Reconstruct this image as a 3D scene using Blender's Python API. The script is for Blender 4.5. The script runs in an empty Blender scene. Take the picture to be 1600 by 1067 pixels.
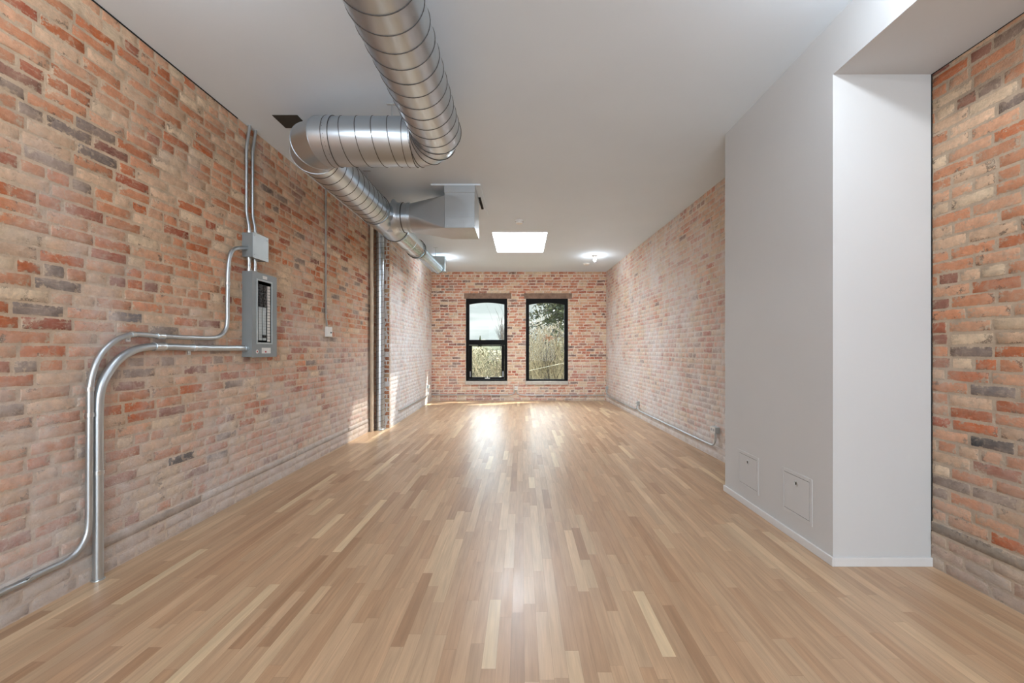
import bpy, math, random
from mathutils import Vector, Matrix, noise as mnoise
R = random.Random(7)
PI = math.pi
scn = bpy.context.scene
COL = scn.collection

# ------------------------------------------------------------------ camera
F = 628.0                      # focal length in px of a 1600 px wide frame
VX, VY = 815.0, 546.0          # vanishing point of the room axis
CH = 1.27                      # camera height
H = 3.20                       # ceiling height
cam_d = bpy.data.cameras.new('camera')
cam = bpy.data.objects.new('camera', cam_d)
COL.objects.link(cam)
cam.location = (0, 0, CH)
cam.rotation_euler = (PI/2, 0, 0)
cam_d.sensor_width = 36
cam_d.lens = F/1600*36
cam_d.shift_x = -(VX-800)/1600
cam_d.shift_y = (VY-533.5)/1600
cam_d.clip_start = 0.02
cam_d.clip_end = 500
scn.camera = cam
scn.view_settings.view_transform = 'Standard'
scn.view_settings.look = 'None'
scn.view_settings.gamma = 1
scn.view_settings.use_curve_mapping = False
scn.view_settings.exposure = 0.66

# ------------------------------------------------------------------ world (pale overcast sky with bands of cloud)
w = bpy.data.worlds.new('World'); scn.world = w; w.use_nodes = True
nt = w.node_tree; nt.nodes.clear()
def N(nt, t, **k):
    n = nt.nodes.new(t)
    for a, v in k.items():
        if a.startswith('i_'):
            n.inputs[a[2:].replace('_', ' ')].default_value = v
        else: setattr(n, a, v)
    return n
tc = N(nt, 'ShaderNodeTexCoord'); mp = N(nt, 'ShaderNodeMapping')
mp.inputs['Scale'].default_value = (1.6, 1.6, 16)
nz = N(nt, 'ShaderNodeTexNoise'); nz.inputs['Scale'].default_value = 1.6; nz.inputs['Detail'].default_value = 5
cr = N(nt, 'ShaderNodeValToRGB')
cr.color_ramp.elements[0].position = .42; cr.color_ramp.elements[0].color = (.56, .62, .62, 1)
cr.color_ramp.elements[1].position = .58; cr.color_ramp.elements[1].color = (.84, .87, .86, 1)
bg = N(nt, 'ShaderNodeBackground'); bg.inputs['Strength'].default_value = .92
wo = N(nt, 'ShaderNodeOutputWorld')
L = nt.links.new
L(tc.outputs['Generated'], mp.inputs['Vector']); L(mp.outputs[0], nz.inputs['Vector'])
L(nz.outputs['Fac'], cr.inputs['Fac']); L(cr.outputs[0], bg.inputs['Color']); L(bg.outputs[0], wo.inputs[0])

# ------------------------------------------------------------------ lights
def light(name, kind, loc, energy, color=(1,1,1), **k):
    d = bpy.data.lights.new(name, kind); d.energy = energy; d.color = color
    for a, v in k.items(): setattr(d, a, v)
    o = bpy.data.objects.new(name, d); o.location = loc; COL.objects.link(o); return o
def aim(o, direction):
    o.rotation_euler = Vector(direction).to_track_quat('-Z', 'Y').to_euler()
sun = light('sun', 'SUN', (4, 14, 12), 8.0, (1, .95, .86), angle=math.radians(1.2)); aim(sun, (-.70, -.36, -1))
glow = light('bright_sky', 'SUN', (0, 16, 12), 2.8, (.74, .88, 1.0), angle=math.radians(70)); aim(glow, (0, -1, -.42))
high = light('high_sky', 'SUN', (0, 18, 16), 3.6, (.86, .93, 1.0), angle=math.radians(60)); aim(high, (0, -1, -1.25))
skyl = light('skylight_daylight', 'AREA', (-.03, 7.295, 3.545), 68, (.84, .92, 1), shape='RECTANGLE', size=.88, size_y=1.32)
# unseen soft fill lamp added behind the camera, tilted up toward the ceiling
rear_fill = light('rear_fill_light', 'AREA', (0, -3.85, 1.75), 124, (.84, .92, 1), shape='RECTANGLE', size=3.9, size_y=2.4)
aim(rear_fill, (0, 1, .30))
BULBS = [(1.5, 8.25), (-1.62, 8.40), (1.5, 1.45), (-1.6, 1.45), (0.0, -1.6)]  # last bulb is unseen, added as fill light at the rear
BULB_W = {0: 5, 1: 5, 2: 24, 3: 13, 4: 44}

# ------------------------------------------------------------------ helpers
def srgb(r, g, b):
    f = lambda c: (c/255/12.92 if c/255 <= .04045 else ((c/255+.055)/1.055)**2.4)
    return (f(r), f(g), f(b), 1)
def tag(o, label=None, cat=None, group=None, kind=None):
    if label: o['label'] = label
    if cat: o['category'] = cat
    if group: o['group'] = group
    if kind: o['kind'] = kind
    return o
def empty(name, loc, label=None, cat=None, group=None, kind=None):
    o = bpy.data.objects.new(name, None); COL.objects.link(o); o.location = loc
    o.empty_display_size = .1
    return tag(o, label, cat, group, kind)

class MB:
    """collects vertices and faces in world coordinates"""
    def __init__(s): s.v = []; s.f = []; s.m = []; s.sm = []
    def add(s, vs, fs, mat=0, smooth=False):
        b = len(s.v); s.v += [tuple(x) for x in vs]
        for f in fs: s.f.append(tuple(i+b for i in f)); s.m.append(mat); s.sm.append(smooth)
    def box(s, x0, x1, y0, y1, z0, z1, mat=0, bev=0):
        if x1 < x0: x0, x1 = x1, x0
        if y1 < y0: y0, y1 = y1, y0
        if z1 < z0: z0, z1 = z1, z0
        if bev <= 0:
            vs = [(x, y, z) for x in (x0, x1) for y in (y0, y1) for z in (z0, z1)]
            s.add(vs, [(0,1,3,2), (4,6,7,5), (0,4,5,1), (2,3,7,6), (0,2,6,4), (1,5,7,3)], mat); return
        b = min(bev, (x1-x0)/2.01, (y1-y0)/2.01, (z1-z0)/2.01)
        X = (x0, x1); Y = (y0, y1); Z = (z0, z1); vs = []; idx = {}
        for i in (0, 1):
            for j in (0, 1):
                for k in (0, 1):
                    sx, sy, sz = (b, -b)[i], (b, -b)[j], (b, -b)[k]
                    idx[i,j,k,'x'] = len(vs); vs.append((X[i], Y[j]+sy, Z[k]+sz))
                    idx[i,j,k,'y'] = len(vs); vs.append((X[i]+sx, Y[j], Z[k]+sz))
                    idx[i,j,k,'z'] = len(vs); vs.append((X[i]+sx, Y[j]+sy, Z[k]))
        fs = []
        for i in (0, 1):
            fs.append([idx[i,0,0,'x'], idx[i,1,0,'x'], idx[i,1,1,'x'], idx[i,0,1,'x']][::(1 if i else -1)])
            fs.append([idx[0,i,0,'y'], idx[1,i,0,'y'], idx[1,i,1,'y'], idx[0,i,1,'y']][::(-1 if i else 1)])
            fs.append([idx[0,0,i,'z'], idx[1,0,i,'z'], idx[1,1,i,'z'], idx[0,1,i,'z']][::(1 if i else -1)])
        c = Vector(((x0+x1)/2, (y0+y1)/2, (z0+z1)/2))
        def face(l):
            p = [Vector(vs[i]) for i in l]; n = (p[1]-p[0]).cross(p[2]-p[0])
            fs.append(l if n.dot(sum(p, Vector())/len(p)-c) > 0 else l[::-1])
        for i in (0, 1):
            for j in (0, 1):
                face([idx[i,j,0,'x'], idx[i,j,1,'x'], idx[i,j,1,'y'], idx[i,j,0,'y']])
                face([idx[i,0,j,'x'], idx[i,1,j,'x'], idx[i,1,j,'z'], idx[i,0,j,'z']])
                face([idx[0,i,j,'y'], idx[1,i,j,'y'], idx[1,i,j,'z'], idx[0,i,j,'z']])
                for k in (0, 1): face([idx[i,j,k,'x'], idx[i,j,k,'y'], idx[i,j,k,'z']])
        s.add(vs, fs, mat)
    def sweep(s, pts, r, seg=16, mat=0, caps=True, sharp=False, radii=None):
        pts = [Vector(p) for p in pts]; n = len(pts)
        tan = []
        for i in range(n):
            a = (pts[i]-pts[i-1]).normalized() if i else (pts[1]-pts[0]).normalized()
            b = (pts[i+1]-pts[i]).normalized() if i < n-1 else a
            tan.append((a+b).normalized())
        t = tan[0]; up = Vector((0, 0, 1)) if abs(t.z) < .9 else Vector((1, 0, 0))
        nrm = (up - t*up.dot(t)).normalized(); rings = []
        for i in range(n):
            if i:
                nrm = (nrm - tan[i]*nrm.dot(tan[i])).normalized()
            bn = tan[i].cross(nrm)
            k = 1.0
            rr = radii[i] if radii else r
            # mitre widening
            if 0 < i < n-1:
                a = (pts[i]-pts[i-1]).normalized(); c = max(.3, a.dot(tan[i]))
                d = (pts[i+1]-pts[i]).normalized()-a
                k = 1/c
            ring = []
            for j in range(seg):
                an = 2*PI*j/seg; off = nrm*math.cos(an)+bn*math.sin(an)
                if k > 1.0005:
                    dd = d.normalized(); c2 = off.dot(dd); off = off + dd*c2*(k-1)
                ring.append(pts[i]+off*rr)
            rings.append(ring)
        if sharp:
            for i in range(n-1):
                s.add(rings[i]+rings[i+1], [(j, (j+1)%seg, seg+(j+1)%seg, seg+j) for j in range(seg)], mat, True)
        else:
            vs = [p for r_ in rings for p in r_]
            s.add(vs, [(i*seg+j, i*seg+(j+1)%seg, (i+1)*seg+(j+1)%seg, (i+1)*seg+j) for i in range(n-1) for j in range(seg)], mat, True)
        if caps:
            s.add(rings[0], [tuple(range(seg))[::-1]], mat); s.add(rings[-1], [tuple(range(seg))], mat)
    def cyl(s, a, b, r, seg=24, mat=0, r2=None, caps=True):
        s.sweep([a, b], r, seg, mat, caps, radii=[r, r if r2 is None else r2])
    def ball(s, c, r, seg=20, rings=12, mat=0, sz=1):
        vs = [(c[0], c[1], c[2]+r*sz)]
        for i in range(1, rings):
            a = PI*i/rings
            for j in range(seg):
                b = 2*PI*j/seg; vs.append((c[0]+r*math.sin(a)*math.cos(b), c[1]+r*math.sin(a)*math.sin(b), c[2]+r*sz*math.cos(a)))
        vs.append((c[0], c[1], c[2]-r*sz)); fs = []
        for j in range(seg): fs.append((0, 1+j, 1+(j+1)%seg))
        for i in range(rings-2):
            for j in range(seg): a = 1+i*seg; fs.append((a+j, a+seg+j, a+seg+(j+1)%seg, a+(j+1)%seg))
        e = len(vs)-1; a = 1+(rings-2)*seg
        for j in range(seg): fs.append((a+j, e, a+(j+1)%seg))
        s.add(vs, fs, mat, True)
    def torus(s, c, axis, R_, r, seg=40, sub=8, mat=0):
        ax = Vector(axis).normalized(); u = ax.orthogonal().normalized(); v = ax.cross(u); vs = []
        for i in range(seg):
            a = 2*PI*i/seg; d = u*math.cos(a)+v*math.sin(a)
            for j in range(sub):
                b = 2*PI*j/sub; vs.append(Vector(c)+d*(R_+r*math.cos(b))+ax*r*math.sin(b))
        s.add(vs, [(i*sub+j, ((i+1)%seg)*sub+j, ((i+1)%seg)*sub+(j+1)%sub, i*sub+(j+1)%sub) for i in range(seg) for j in range(sub)], mat, True)
    def build(s, name, mats, parent=None, cols=None):
        me = bpy.data.meshes.new(name)
        off = Vector(parent_loc(parent)) if parent else Vector((0, 0, 0))
        me.from_pydata([Vector(v)-off for v in s.v], [], s.f)
        if not isinstance(mats, (list, tuple)): mats = [mats]
        for m in mats: me.materials.append(m)
        me.polygons.foreach_set('material_index', s.m)
        me.polygons.foreach_set('use_smooth', s.sm)
        if cols is not None:
            ca = me.color_attributes.new('col', 'FLOAT_COLOR', 'POINT')
            ca.data.foreach_set('color', [c for q in cols for c in q])
        me.update()
        o = bpy.data.objects.new(name, me); COL.objects.link(o)
        if parent: o.parent = parent
        return o
def parent_loc(p):
    v = Vector((0, 0, 0))
    while p: v += p.location; p = p.parent
    return v
def smooth_path(pts, rad=.05, n=6):
    """polyline with rounded corners"""
    pts = [Vector(p) for p in pts]; out = [pts[0]]
    for i in range(1, len(pts)-1):
        a, b, c = pts[i-1], pts[i], pts[i+1]
        u = (a-b); v = (c-b); r = min(rad, u.length*.49, v.length*.49)
        p0 = b+u.normalized()*r; p1 = b+v.normalized()*r
        for k in range(n+1):
            t = k/n; out.append(p0*(1-t)**2+b*2*t*(1-t)+p1*t*t)
    out.append(pts[-1]); return out
def catmull(pts, n=6):
    pts = [Vector(p) for p in pts]; P = [pts[0]*2-pts[1]]+pts+[pts[-1]*2-pts[-2]]; out = []
    for i in range(1, len(P)-2):
        for k in range(n):
            t = k/n; a, b, c, d = P[i-1:i+3]
            out.append(.5*((2*b)+(c-a)*t+(2*a-5*b+4*c-d)*t*t+(3*b-a-3*c+d)*t**3))
    out.append(pts[-1]); return out

# ------------------------------------------------------------------ materials
def mat(name, color, rough=.6, metal=0, spec=.5, noise=None, bump=None, emit=None):
    m = bpy.data.materials.new(name); m.use_nodes = True; t = m.node_tree; b = t.nodes['Principled BSDF']
    b.inputs['Base Color'].default_value = color; b.inputs['Roughness'].default_value = rough
    b.inputs['Metallic'].default_value = metal; b.inputs['Specular IOR Level'].default_value = spec
    if emit: b.inputs['Emission Color'].default_value = emit[0]; b.inputs['Emission Strength'].default_value = emit[1]
    g = N(t, 'ShaderNodeNewGeometry')
    if noise:
        sc, amt = noise; n = N(t, 'ShaderNodeTexNoise'); n.inputs['Scale'].default_value = sc; n.inputs['Detail'].default_value = 4
        t.links.new(g.outputs['Position'], n.inputs['Vector'])
        mr = N(t, 'ShaderNodeMapRange'); mr.inputs['From Min'].default_value = .3; mr.inputs['From Max'].default_value = .7
        mr.inputs['To Min'].default_value = 1-amt; mr.inputs['To Max'].default_value = 1+amt
        t.links.new(n.outputs['Fac'], mr.inputs['Value'])
        vm = N(t, 'ShaderNodeVectorMath', operation='SCALE'); vm.inputs[0].default_value = color[:3]
        t.links.new(mr.outputs[0], vm.inputs['Scale']); t.links.new(vm.outputs[0], b.inputs['Base Color'])
    if bump:
        sc, st = bump; n = N(t, 'ShaderNodeTexNoise'); n.inputs['Scale'].default_value = sc; n.inputs['Detail'].default_value = 3
        t.links.new(g.outputs['Position'], n.inputs['Vector'])
        bp = N(t, 'ShaderNodeBump'); bp.inputs['Strength'].default_value = st; bp.inputs['Distance'].default_value = .01
        t.links.new(n.outputs['Fac'], bp.inputs['Height']); t.links.new(bp.outputs[0], b.inputs['Normal'])
    return m
PAINT = mat('white_wall_paint', (.575, .585, .59, 1), .75, noise=(2, .012), bump=(300, .03))
CEIL = mat('white_ceiling_paint', (.735, .825, .91, 1), .85, noise=(1.2, .02))
TRIM = mat('white_trim_paint', (.68, .685, .69, 1), .5, noise=(20, .01))
SKYWHITE = mat('skylight_white_paint', (.86, .87, .87, 1), .6, noise=(5, .01))
BLACK = mat('black_window_frame', (.004, .004, .0045, 1), .6, spec=.15, noise=(30, .1))
DARK = mat('dark_opening', (.045, .044, .038, 1), .7, noise=(14, .1))
GAP = mat('black_gap', (.01, .01, .01, 1), .9, noise=(20, .1))
GREYP = mat('grey_enamel', (.235, .265, .275, 1), .42, metal=.15, noise=(8, .04))
GREYL = mat('light_grey_enamel', (.44, .50, .52, 1), .35, metal=.1, noise=(10, .05))
BRK = mat('black_breaker_plastic', (.012, .012, .013, 1), .35, noise=(40, .1))
BLANK = mat('grey_blank_plate', (.42, .45, .46, 1), .5, noise=(40, .06))
LABEL = mat('paper_label', (.72, .72, .70, 1), .7, noise=(60, .04))
RED = mat('red_label_print', (.45, .06, .07, 1), .7, noise=(60, .1))
PLASTIC = mat('white_plastic', (.78, .78, .76, 1), .4, noise=(30, .02))
SCREEN = mat('thermostat_screen', (.12, .15, .15, 1), .2, noise=(30, .1))
STONE = mat('pale_stone_sill', (.52, .50, .46, 1), .8, noise=(18, .12), bump=(60, .2))
LINTEL = mat('brown_timber_lintel', (.25, .16, .115, 1), .85, noise=(14, .25), bump=(50, .3))
CREAMPIPE = mat('cream_painted_pipe', (.60, .50, .38, 1), .6, noise=(9, .12))
BROWNPIPE = mat('weathered_grey_pipe', (.34, .32, .29, 1), .5, metal=.3, noise=(6, .3))
BULBG = mat('lit_bulb', (1, 1, .96, 1), .3, emit=((1, .97, .90, 1), 3.5))
def metal_mat(name, base, rough, amt=.12, sc=7, rvar=.1, aniso=0):
    m = mat(name, base, rough, metal=1, noise=(sc, amt))
    t = m.node_tree; b = t.nodes['Principled BSDF']; g = [n for n in t.nodes if n.type == 'NEW_GEOMETRY'][0]
    n = N(t, 'ShaderNodeTexNoise'); n.inputs['Scale'].default_value = 22; n.inputs['Detail'].default_value = 5
    mr = N(t, 'ShaderNodeMapRange'); mr.inputs['To Min'].default_value = rough-rvar; mr.inputs['To Max'].default_value = rough+rvar
    t.links.new(g.outputs['Position'], n.inputs['Vector']); t.links.new(n.outputs['Fac'], mr.inputs['Value']); t.links.new(mr.outputs[0], b.inputs['Roughness'])
    return m
GALV = metal_mat('galvanised_steel', (.57, .64, .70, 1), .29, .035, 4, .02)
GALVB = metal_mat('pale_galvanised_steel', (.68, .80, .86, 1), .24, .06, 7, .04)  # paler, smoother steel for the run beyond the tee
GALVD = metal_mat('dull_galvanised_sheet', (.54, .585, .62, 1), .42, .04, 3, .04)
SEAM = mat('duct_seam', (.07, .07, .072, 1), .5, metal=.5, noise=(9, .1))
EMT = metal_mat('conduit_steel', (.56, .62, .66, 1), .40, .05, 7, .05)
SCREW = metal_mat('screw_steel', (.66, .71, .74, 1), .3, .05, 7, .05)

def glass_mat():
    m = bpy.data.materials.new('window_glass'); m.use_nodes = True; t = m.node_tree; t.nodes.clear()
    a = N(t, 'ShaderNodeBsdfTransparent'); a.inputs[0].default_value = (.96, .98, .97, 1)
    g = N(t, 'ShaderNodeBsdfGlossy'); g.inputs['Roughness'].default_value = .02
    f = N(t, 'ShaderNodeFresnel'); f.inputs[0].default_value = 1.45
    x = N(t, 'ShaderNodeMixShader'); o = N(t, 'ShaderNodeOutputMaterial')
    k = N(t, 'ShaderNodeMath', operation='MULTIPLY'); k.inputs[1].default_value = .2; t.links.new(f.outputs[0], k.inputs[0])   # reflections weakened to keep the rear lamp out of the panes
    t.links.new(k.outputs[0], x.inputs[0]); t.links.new(a.outputs[0], x.inputs[1]); t.links.new(g.outputs[0], x.inputs[2]); t.links.new(x.outputs[0], o.inputs[0])
    return m
GLASS = glass_mat()

MORTAR_C = srgb(205, 190, 172)
def brick_mats(tagname, mortar, haze_lo, haze_hi, haze_amt, smear, hazecol=(.74, .70, .68), wash=.02, washcol=srgb(212, 170, 138), window_light=0):
    """brick and mortar materials of one wall: haze = old lime wash left on the brick, plus window light painted in by depth"""
    out = []
    for kind in ('brick', 'mortar'):
        m = bpy.data.materials.new(tagname+'_'+kind); m.use_nodes = True; t = m.node_tree; b = t.nodes['Principled BSDF']; K = t.links.new
        b.inputs['Roughness'].default_value = .9; b.inputs['Specular IOR Level'].default_value = .25
        g = N(t, 'ShaderNodeNewGeometry'); P = g.outputs['Position']
        def nz(sc, det=4, rough=.55, lo=.3, hi=.7, dist=0):
            n = N(t, 'ShaderNodeTexNoise'); n.inputs['Scale'].default_value = sc; n.inputs['Detail'].default_value = det
            n.inputs['Roughness'].default_value = rough; n.inputs['Distortion'].default_value = dist
            K(P, n.inputs['Vector']); r = N(t, 'ShaderNodeMapRange'); r.inputs['From Min'].default_value = lo; r.inputs['From Max'].default_value = hi
            K(n.outputs['Fac'], r.inputs['Value']); return r.outputs[0]
        def math_(op, a, c, cl=False):
            n = N(t, 'ShaderNodeMath', operation=op); n.use_clamp = cl
            for i, v in enumerate((a, c)):
                if isinstance(v, (int, float)): n.inputs[i].default_value = v
                else: K(v, n.inputs[i])
            return n.outputs[0]
        def mix(fac, a, c, bt='MIX'):
            n = N(t, 'ShaderNodeMix', data_type='RGBA', blend_type=bt)
            if isinstance(fac, (int, float)): n.inputs[0].default_value = fac
            else: K(fac, n.inputs[0])
            for i, v in ((6, a), (7, c)):
                if isinstance(v, tuple): n.inputs[i].default_value = v
                else: K(v, n.inputs[i])
            return n.outputs[2]
        def ramp(v, lo, hi):
            r = N(t, 'ShaderNodeMapRange', interpolation_type='SMOOTHSTEP'); r.inputs['From Min'].default_value = lo; r.inputs['From Max'].default_value = hi
            K(v, r.inputs['Value']); return r.outputs[0]
        mcol = mix(nz(7, 5), tuple(c*.78 for c in mortar[:3])+(1,), tuple(min(1, c*1.12) for c in mortar[:3])+(1,))
        mcol = mix(math_('MULTIPLY', nz(90, 3), .25), mcol, (.30, .24, .19, 1))
        at = N(t, 'ShaderNodeAttribute', attribute_name='col')
        if kind == 'brick':
            c = mix(nz(34, 5, .65), at.outputs['Color'], (.5, .5, .5, 1), 'SOFT_LIGHT')
            dk = N(t, 'ShaderNodeVectorMath', operation='SCALE'); K(at.outputs['Color'], dk.inputs[0])
            mr = N(t, 'ShaderNodeMapRange'); mr.inputs['To Min'].default_value = .74; mr.inputs['To Max'].default_value = 1.22
            K(nz(28, 6, .7), mr.inputs['Value']); K(mr.outputs[0], dk.inputs['Scale'])
            c = mix(.8, c, dk.outputs[0])
            # horizontal drag marks and colour drift inside a brick
            mpz = N(t, 'ShaderNodeMapping'); mpz.inputs['Scale'].default_value = (1, 1, 5); K(P, mpz.inputs['Vector'])
            ns = N(t, 'ShaderNodeTexNoise'); ns.inputs['Scale'].default_value = 13; ns.inputs['Detail'].default_value = 6; ns.inputs['Roughness'].default_value = .7; K(mpz.outputs[0], ns.inputs['Vector'])
            c = mix(math_('MULTIPLY', ramp(ns.outputs['Fac'], .5, .72), .5), c, mcol)
            # thin wash of mortar rubbed over the faces, in patches
            c = mix(math_('ADD', math_('MULTIPLY', nz(3.2, 5, .65), .50), wash), c, tuple(washcol))
            # thin scratches of old mortar on the face
            s1 = math_('MULTIPLY', ramp(nz(16, 6, .7, .3, .7, 1.0), .62, .85), smear)
            c = mix(s1, c, mcol)
            # ragged edge where the joint laps over the brick
            e = math_('ADD', at.outputs['Alpha'], math_('MULTIPLY', math_('SUBTRACT', nz(48, 5, .75), .5), .9))
            e = math_('ADD', e, math_('MULTIPLY', math_('SUBTRACT', nz(15, 4, .6), .5), .7))
            c = mix(ramp(e, .50, .80), c, mcol)
            crk = math_('MULTIPLY', math_('MULTIPLY', ramp(e, .42, .62), math_('SUBTRACT', 1, ramp(e, .66, .86))), ramp(nz(9, 5, .7), .62, .8))
            c = mix(math_('MULTIPLY', crk, .75), c, (.09, .06, .045, 1))
        else: c = mcol
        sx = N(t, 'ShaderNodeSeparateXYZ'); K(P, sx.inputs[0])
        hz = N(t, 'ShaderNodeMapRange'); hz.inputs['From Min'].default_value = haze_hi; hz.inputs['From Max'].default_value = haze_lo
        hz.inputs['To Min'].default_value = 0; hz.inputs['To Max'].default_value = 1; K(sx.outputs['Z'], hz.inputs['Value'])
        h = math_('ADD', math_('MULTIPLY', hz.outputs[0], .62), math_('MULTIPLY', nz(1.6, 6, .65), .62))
        if window_light:  # window light painted into the brick as whitening that grows with depth
            yg = N(t, 'ShaderNodeMapRange'); yg.inputs['From Min'].default_value = 1.5; yg.inputs['From Max'].default_value = 6.5; yg.inputs['To Max'].default_value = window_light
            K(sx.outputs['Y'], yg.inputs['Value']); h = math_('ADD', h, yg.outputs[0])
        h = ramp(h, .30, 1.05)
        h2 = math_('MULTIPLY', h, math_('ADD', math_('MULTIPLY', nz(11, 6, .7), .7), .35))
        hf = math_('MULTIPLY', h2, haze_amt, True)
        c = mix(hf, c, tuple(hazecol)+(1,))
        # small dark pits
        vo = ramp(nz(23, 2, .5, .0, 1.0), .80, .66)
        c = mix(math_('MULTIPLY', math_('SUBTRACT', 1, vo), .0), c, (.05, .04, .03, 1))
        K(c, b.inputs['Base Color'])
        bp = N(t, 'ShaderNodeBump'); bp.inputs['Strength'].default_value = .8; bp.inputs['Distance'].default_value = .004
        hh = math_('ADD', nz(90, 6, .75), math_('MULTIPLY', nz(20, 5, .65), 1.0))
        K(hh, bp.inputs['Height']); K(bp.outputs[0], b.inputs['Normal'])
        out.append(m)
    return out

# ------------------------------------------------------------------ brickwork
CRS = H/47
def subtract(rect, hole):
    u0, u1, z0, z1 = rect; a0, a1, b0, b1 = hole
    if u1 <= a0 or u0 >= a1 or z1 <= b0 or z0 >= b1: return [rect]
    o = []
    if u0 < a0: o.append((u0, a0, z0, z1))
    if u1 > a1: o.append((a1, u1, z0, z1))
    m0, m1 = max(u0, a0), min(u1, a1)
    if z0 < b0: o.append((m0, m1, z0, b0))
    if z1 > b1: o.append((m0, m1, b1, z1))
    return o
def brick_wall(name, A, B, z0, z1, mats, palette, seed, holes=(), hdr=7, relief=1.0, back=.16, plinth=0, rowlock=False, band=None, special=()):
    """brick wall whose visible face runs from A to B (left to right as seen from the room)"""
    rr = random.Random(seed)
    A = Vector((A[0], A[1], 0)); B = Vector((B[0], B[1], 0)); Lw = (B-A).length; U = (B-A).normalized()
    Nn = Vector((U.y, -U.x, 0))          # towards the room
    mb = MB(); cols = []
    def P(u, z, d): q = A+U*u+Nn*d; return (q.x, q.y, z)
    # mortar face, cut round the openings, and the thickness behind it
    us = sorted({0, Lw}|{h[0] for h in holes}|{h[1] for h in holes}); zs = sorted({z0, z1}|{h[2] for h in holes}|{h[3] for h in holes})
    inside = lambda u, z: any(h[0] < u < h[1] and h[2] < z < h[3] for h in holes)
    for i in range(len(us)-1):
        for j in range(len(zs)-1):
            if inside((us[i]+us[i+1])/2, (zs[j]+zs[j+1])/2): continue
            for d, o in ((0, 1), (-back, -1)):
                q = [P(us[i], zs[j], d), P(us[i+1], zs[j], d), P(us[i+1], zs[j+1], d), P(us[i], zs[j+1], d)]
                mb.add(q, [(0, 1, 2, 3)[::o]], 1)
    for h in list(holes)+[(0, Lw, z0, z1)]:
        a, b, c, e = h
        for p, q in (((a, c), (b, c)), ((b, c), (b, e)), ((b, e), (a, e)), ((a, e), (a, c))):
            mb.add([P(p[0], p[1], 0), P(q[0], q[1], 0), P(q[0], q[1], -back), P(p[0], p[1], -back)], [(0, 1, 2, 3)], 1)
    cols += [(.5, .5, .5, 0)]*len(mb.v)
    n = int(round((z1-z0)/CRS))
    for k in range(n):
        zb = z0+k*CRS
        isH = (k % hdr == 3) or (rowlock and k == n-1)
        pitch = .1085 if isH else .215
        if k == band: pitch = 1.3
        u = -rr.random()*pitch if not isH else -rr.random()*.1
        u = -(0 if k % 2 else pitch/2) - rr.random()*.03
        while u < Lw:
            lw = pitch*(1+rr.uniform(-.05, .05))
            if not isH and k != band and rr.random() < .07: lw = .1085
            wv = .006*mnoise.noise(Vector((u*1.1, k*.7, seed)))       # courses wander a little
            r0 = (u+.005+rr.uniform(-.002, .003), u+lw-.005+rr.uniform(-.003, .002), zb+.005+wv+rr.uniform(-.002, .002), zb+CRS-.0045+wv+rr.uniform(-.002, .002))
            r0 = (max(0, r0[0]), min(Lw, r0[1]), max(z0, r0[2]), min(z1, r0[3]))
            rects = [r0] if r0[1]-r0[0] > .01 else []
            for h in holes:
                nr = []
                for q in rects: nr += subtract(q, h)
                rects = nr
            c = palette(rr, u+lw/2, zb, k, Lw)
            if k == band: c = (.34+rr.uniform(-.03, .03), .30, .245)
            for (su, sz_, sc_) in special:
                if u < su < u+lw and zb < sz_ < zb+CRS: c = sc_
            pr = (.0008+rr.random()*.0022)*relief
            if rr.random() < .04: pr += .003*relief
            if k < plinth or k == band: pr += .006
            tl = rr.uniform(-.0009, .0009)*relief; tz = rr.uniform(-.0005, .0005)*relief
            for (a, b, c0, c1) in rects:
                if b-a < .012 or c1-c0 < .012: continue
                e = min(.0042, (b-a)/4, (c1-c0)/4)
                U_ = [a, a+e, a+(b-a)/3, a+(b-a)*2/3, b-e, b]; Z_ = [c0, c0+e, (c0+c1)/2, c1-e, c1]
                vs = []; ph = rr.uniform(0, 99)
                for i, uu in enumerate(U_):
                    for j, zz in enumerate(Z_):
                        edge = i in (0, 5) or j in (0, 4)
                        ed = min(i, 5-i, j, 4-j)
                        nu = mnoise.noise(Vector((uu*16, zz*30, ph)))*.0035; nv = mnoise.noise(Vector((uu*22, zz*18, ph+7)))*.004
                        if i in (0, 5) and j in (0, 4): nu += (.004 if i == 0 else -.004); nv += (.003 if j == 0 else -.003)
                        uo = uu+nu; zo = zz+nv
                        uo = min(max(uo, 0), Lw); zo = min(max(zo, z0), z1)
                        d = -.001 if edge else pr+tl*((uu-a)/(b-a)-.5)*2+tz*((zz-c0)/(c1-c0)-.5)*2+mnoise.noise(Vector((uu*20, zz*20, ph+3)))*.0005
                        if edge and k < plinth: d = .005
                        vs.append(P(uo, zo, d)); cols.append((c[0], c[1], c[2], 1.0 if edge else (.5 if ed == 1 else 0)))
                mb.add(vs, [(i*5+j, (i+1)*5+j, (i+1)*5+j+1, i*5+j+1) for i in range(5) for j in range(4)], 0, True)
                for q_ in range(20):
                    if q_//4 in (0, 4) or q_ % 4 in (0, 3): mb.sm[-20+q_] = False
            u += lw
    if plinth:
        zt = z0+plinth*CRS; b0 = len(mb.v)
        mb.add([P(0, z0, .006), P(Lw, z0, .006), P(Lw, zt, .006), P(0, zt, .006), P(Lw, zt+.006, 0), P(0, zt+.006, 0)], [(0, 1, 2, 3), (3, 2, 4, 5)], 1)
        cols += [(.5, .5, .5, 0)]*(len(mb.v)-b0)
    o = mb.build(name, mats, cols=cols); o['kind'] = 'structure'; return o
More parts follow.
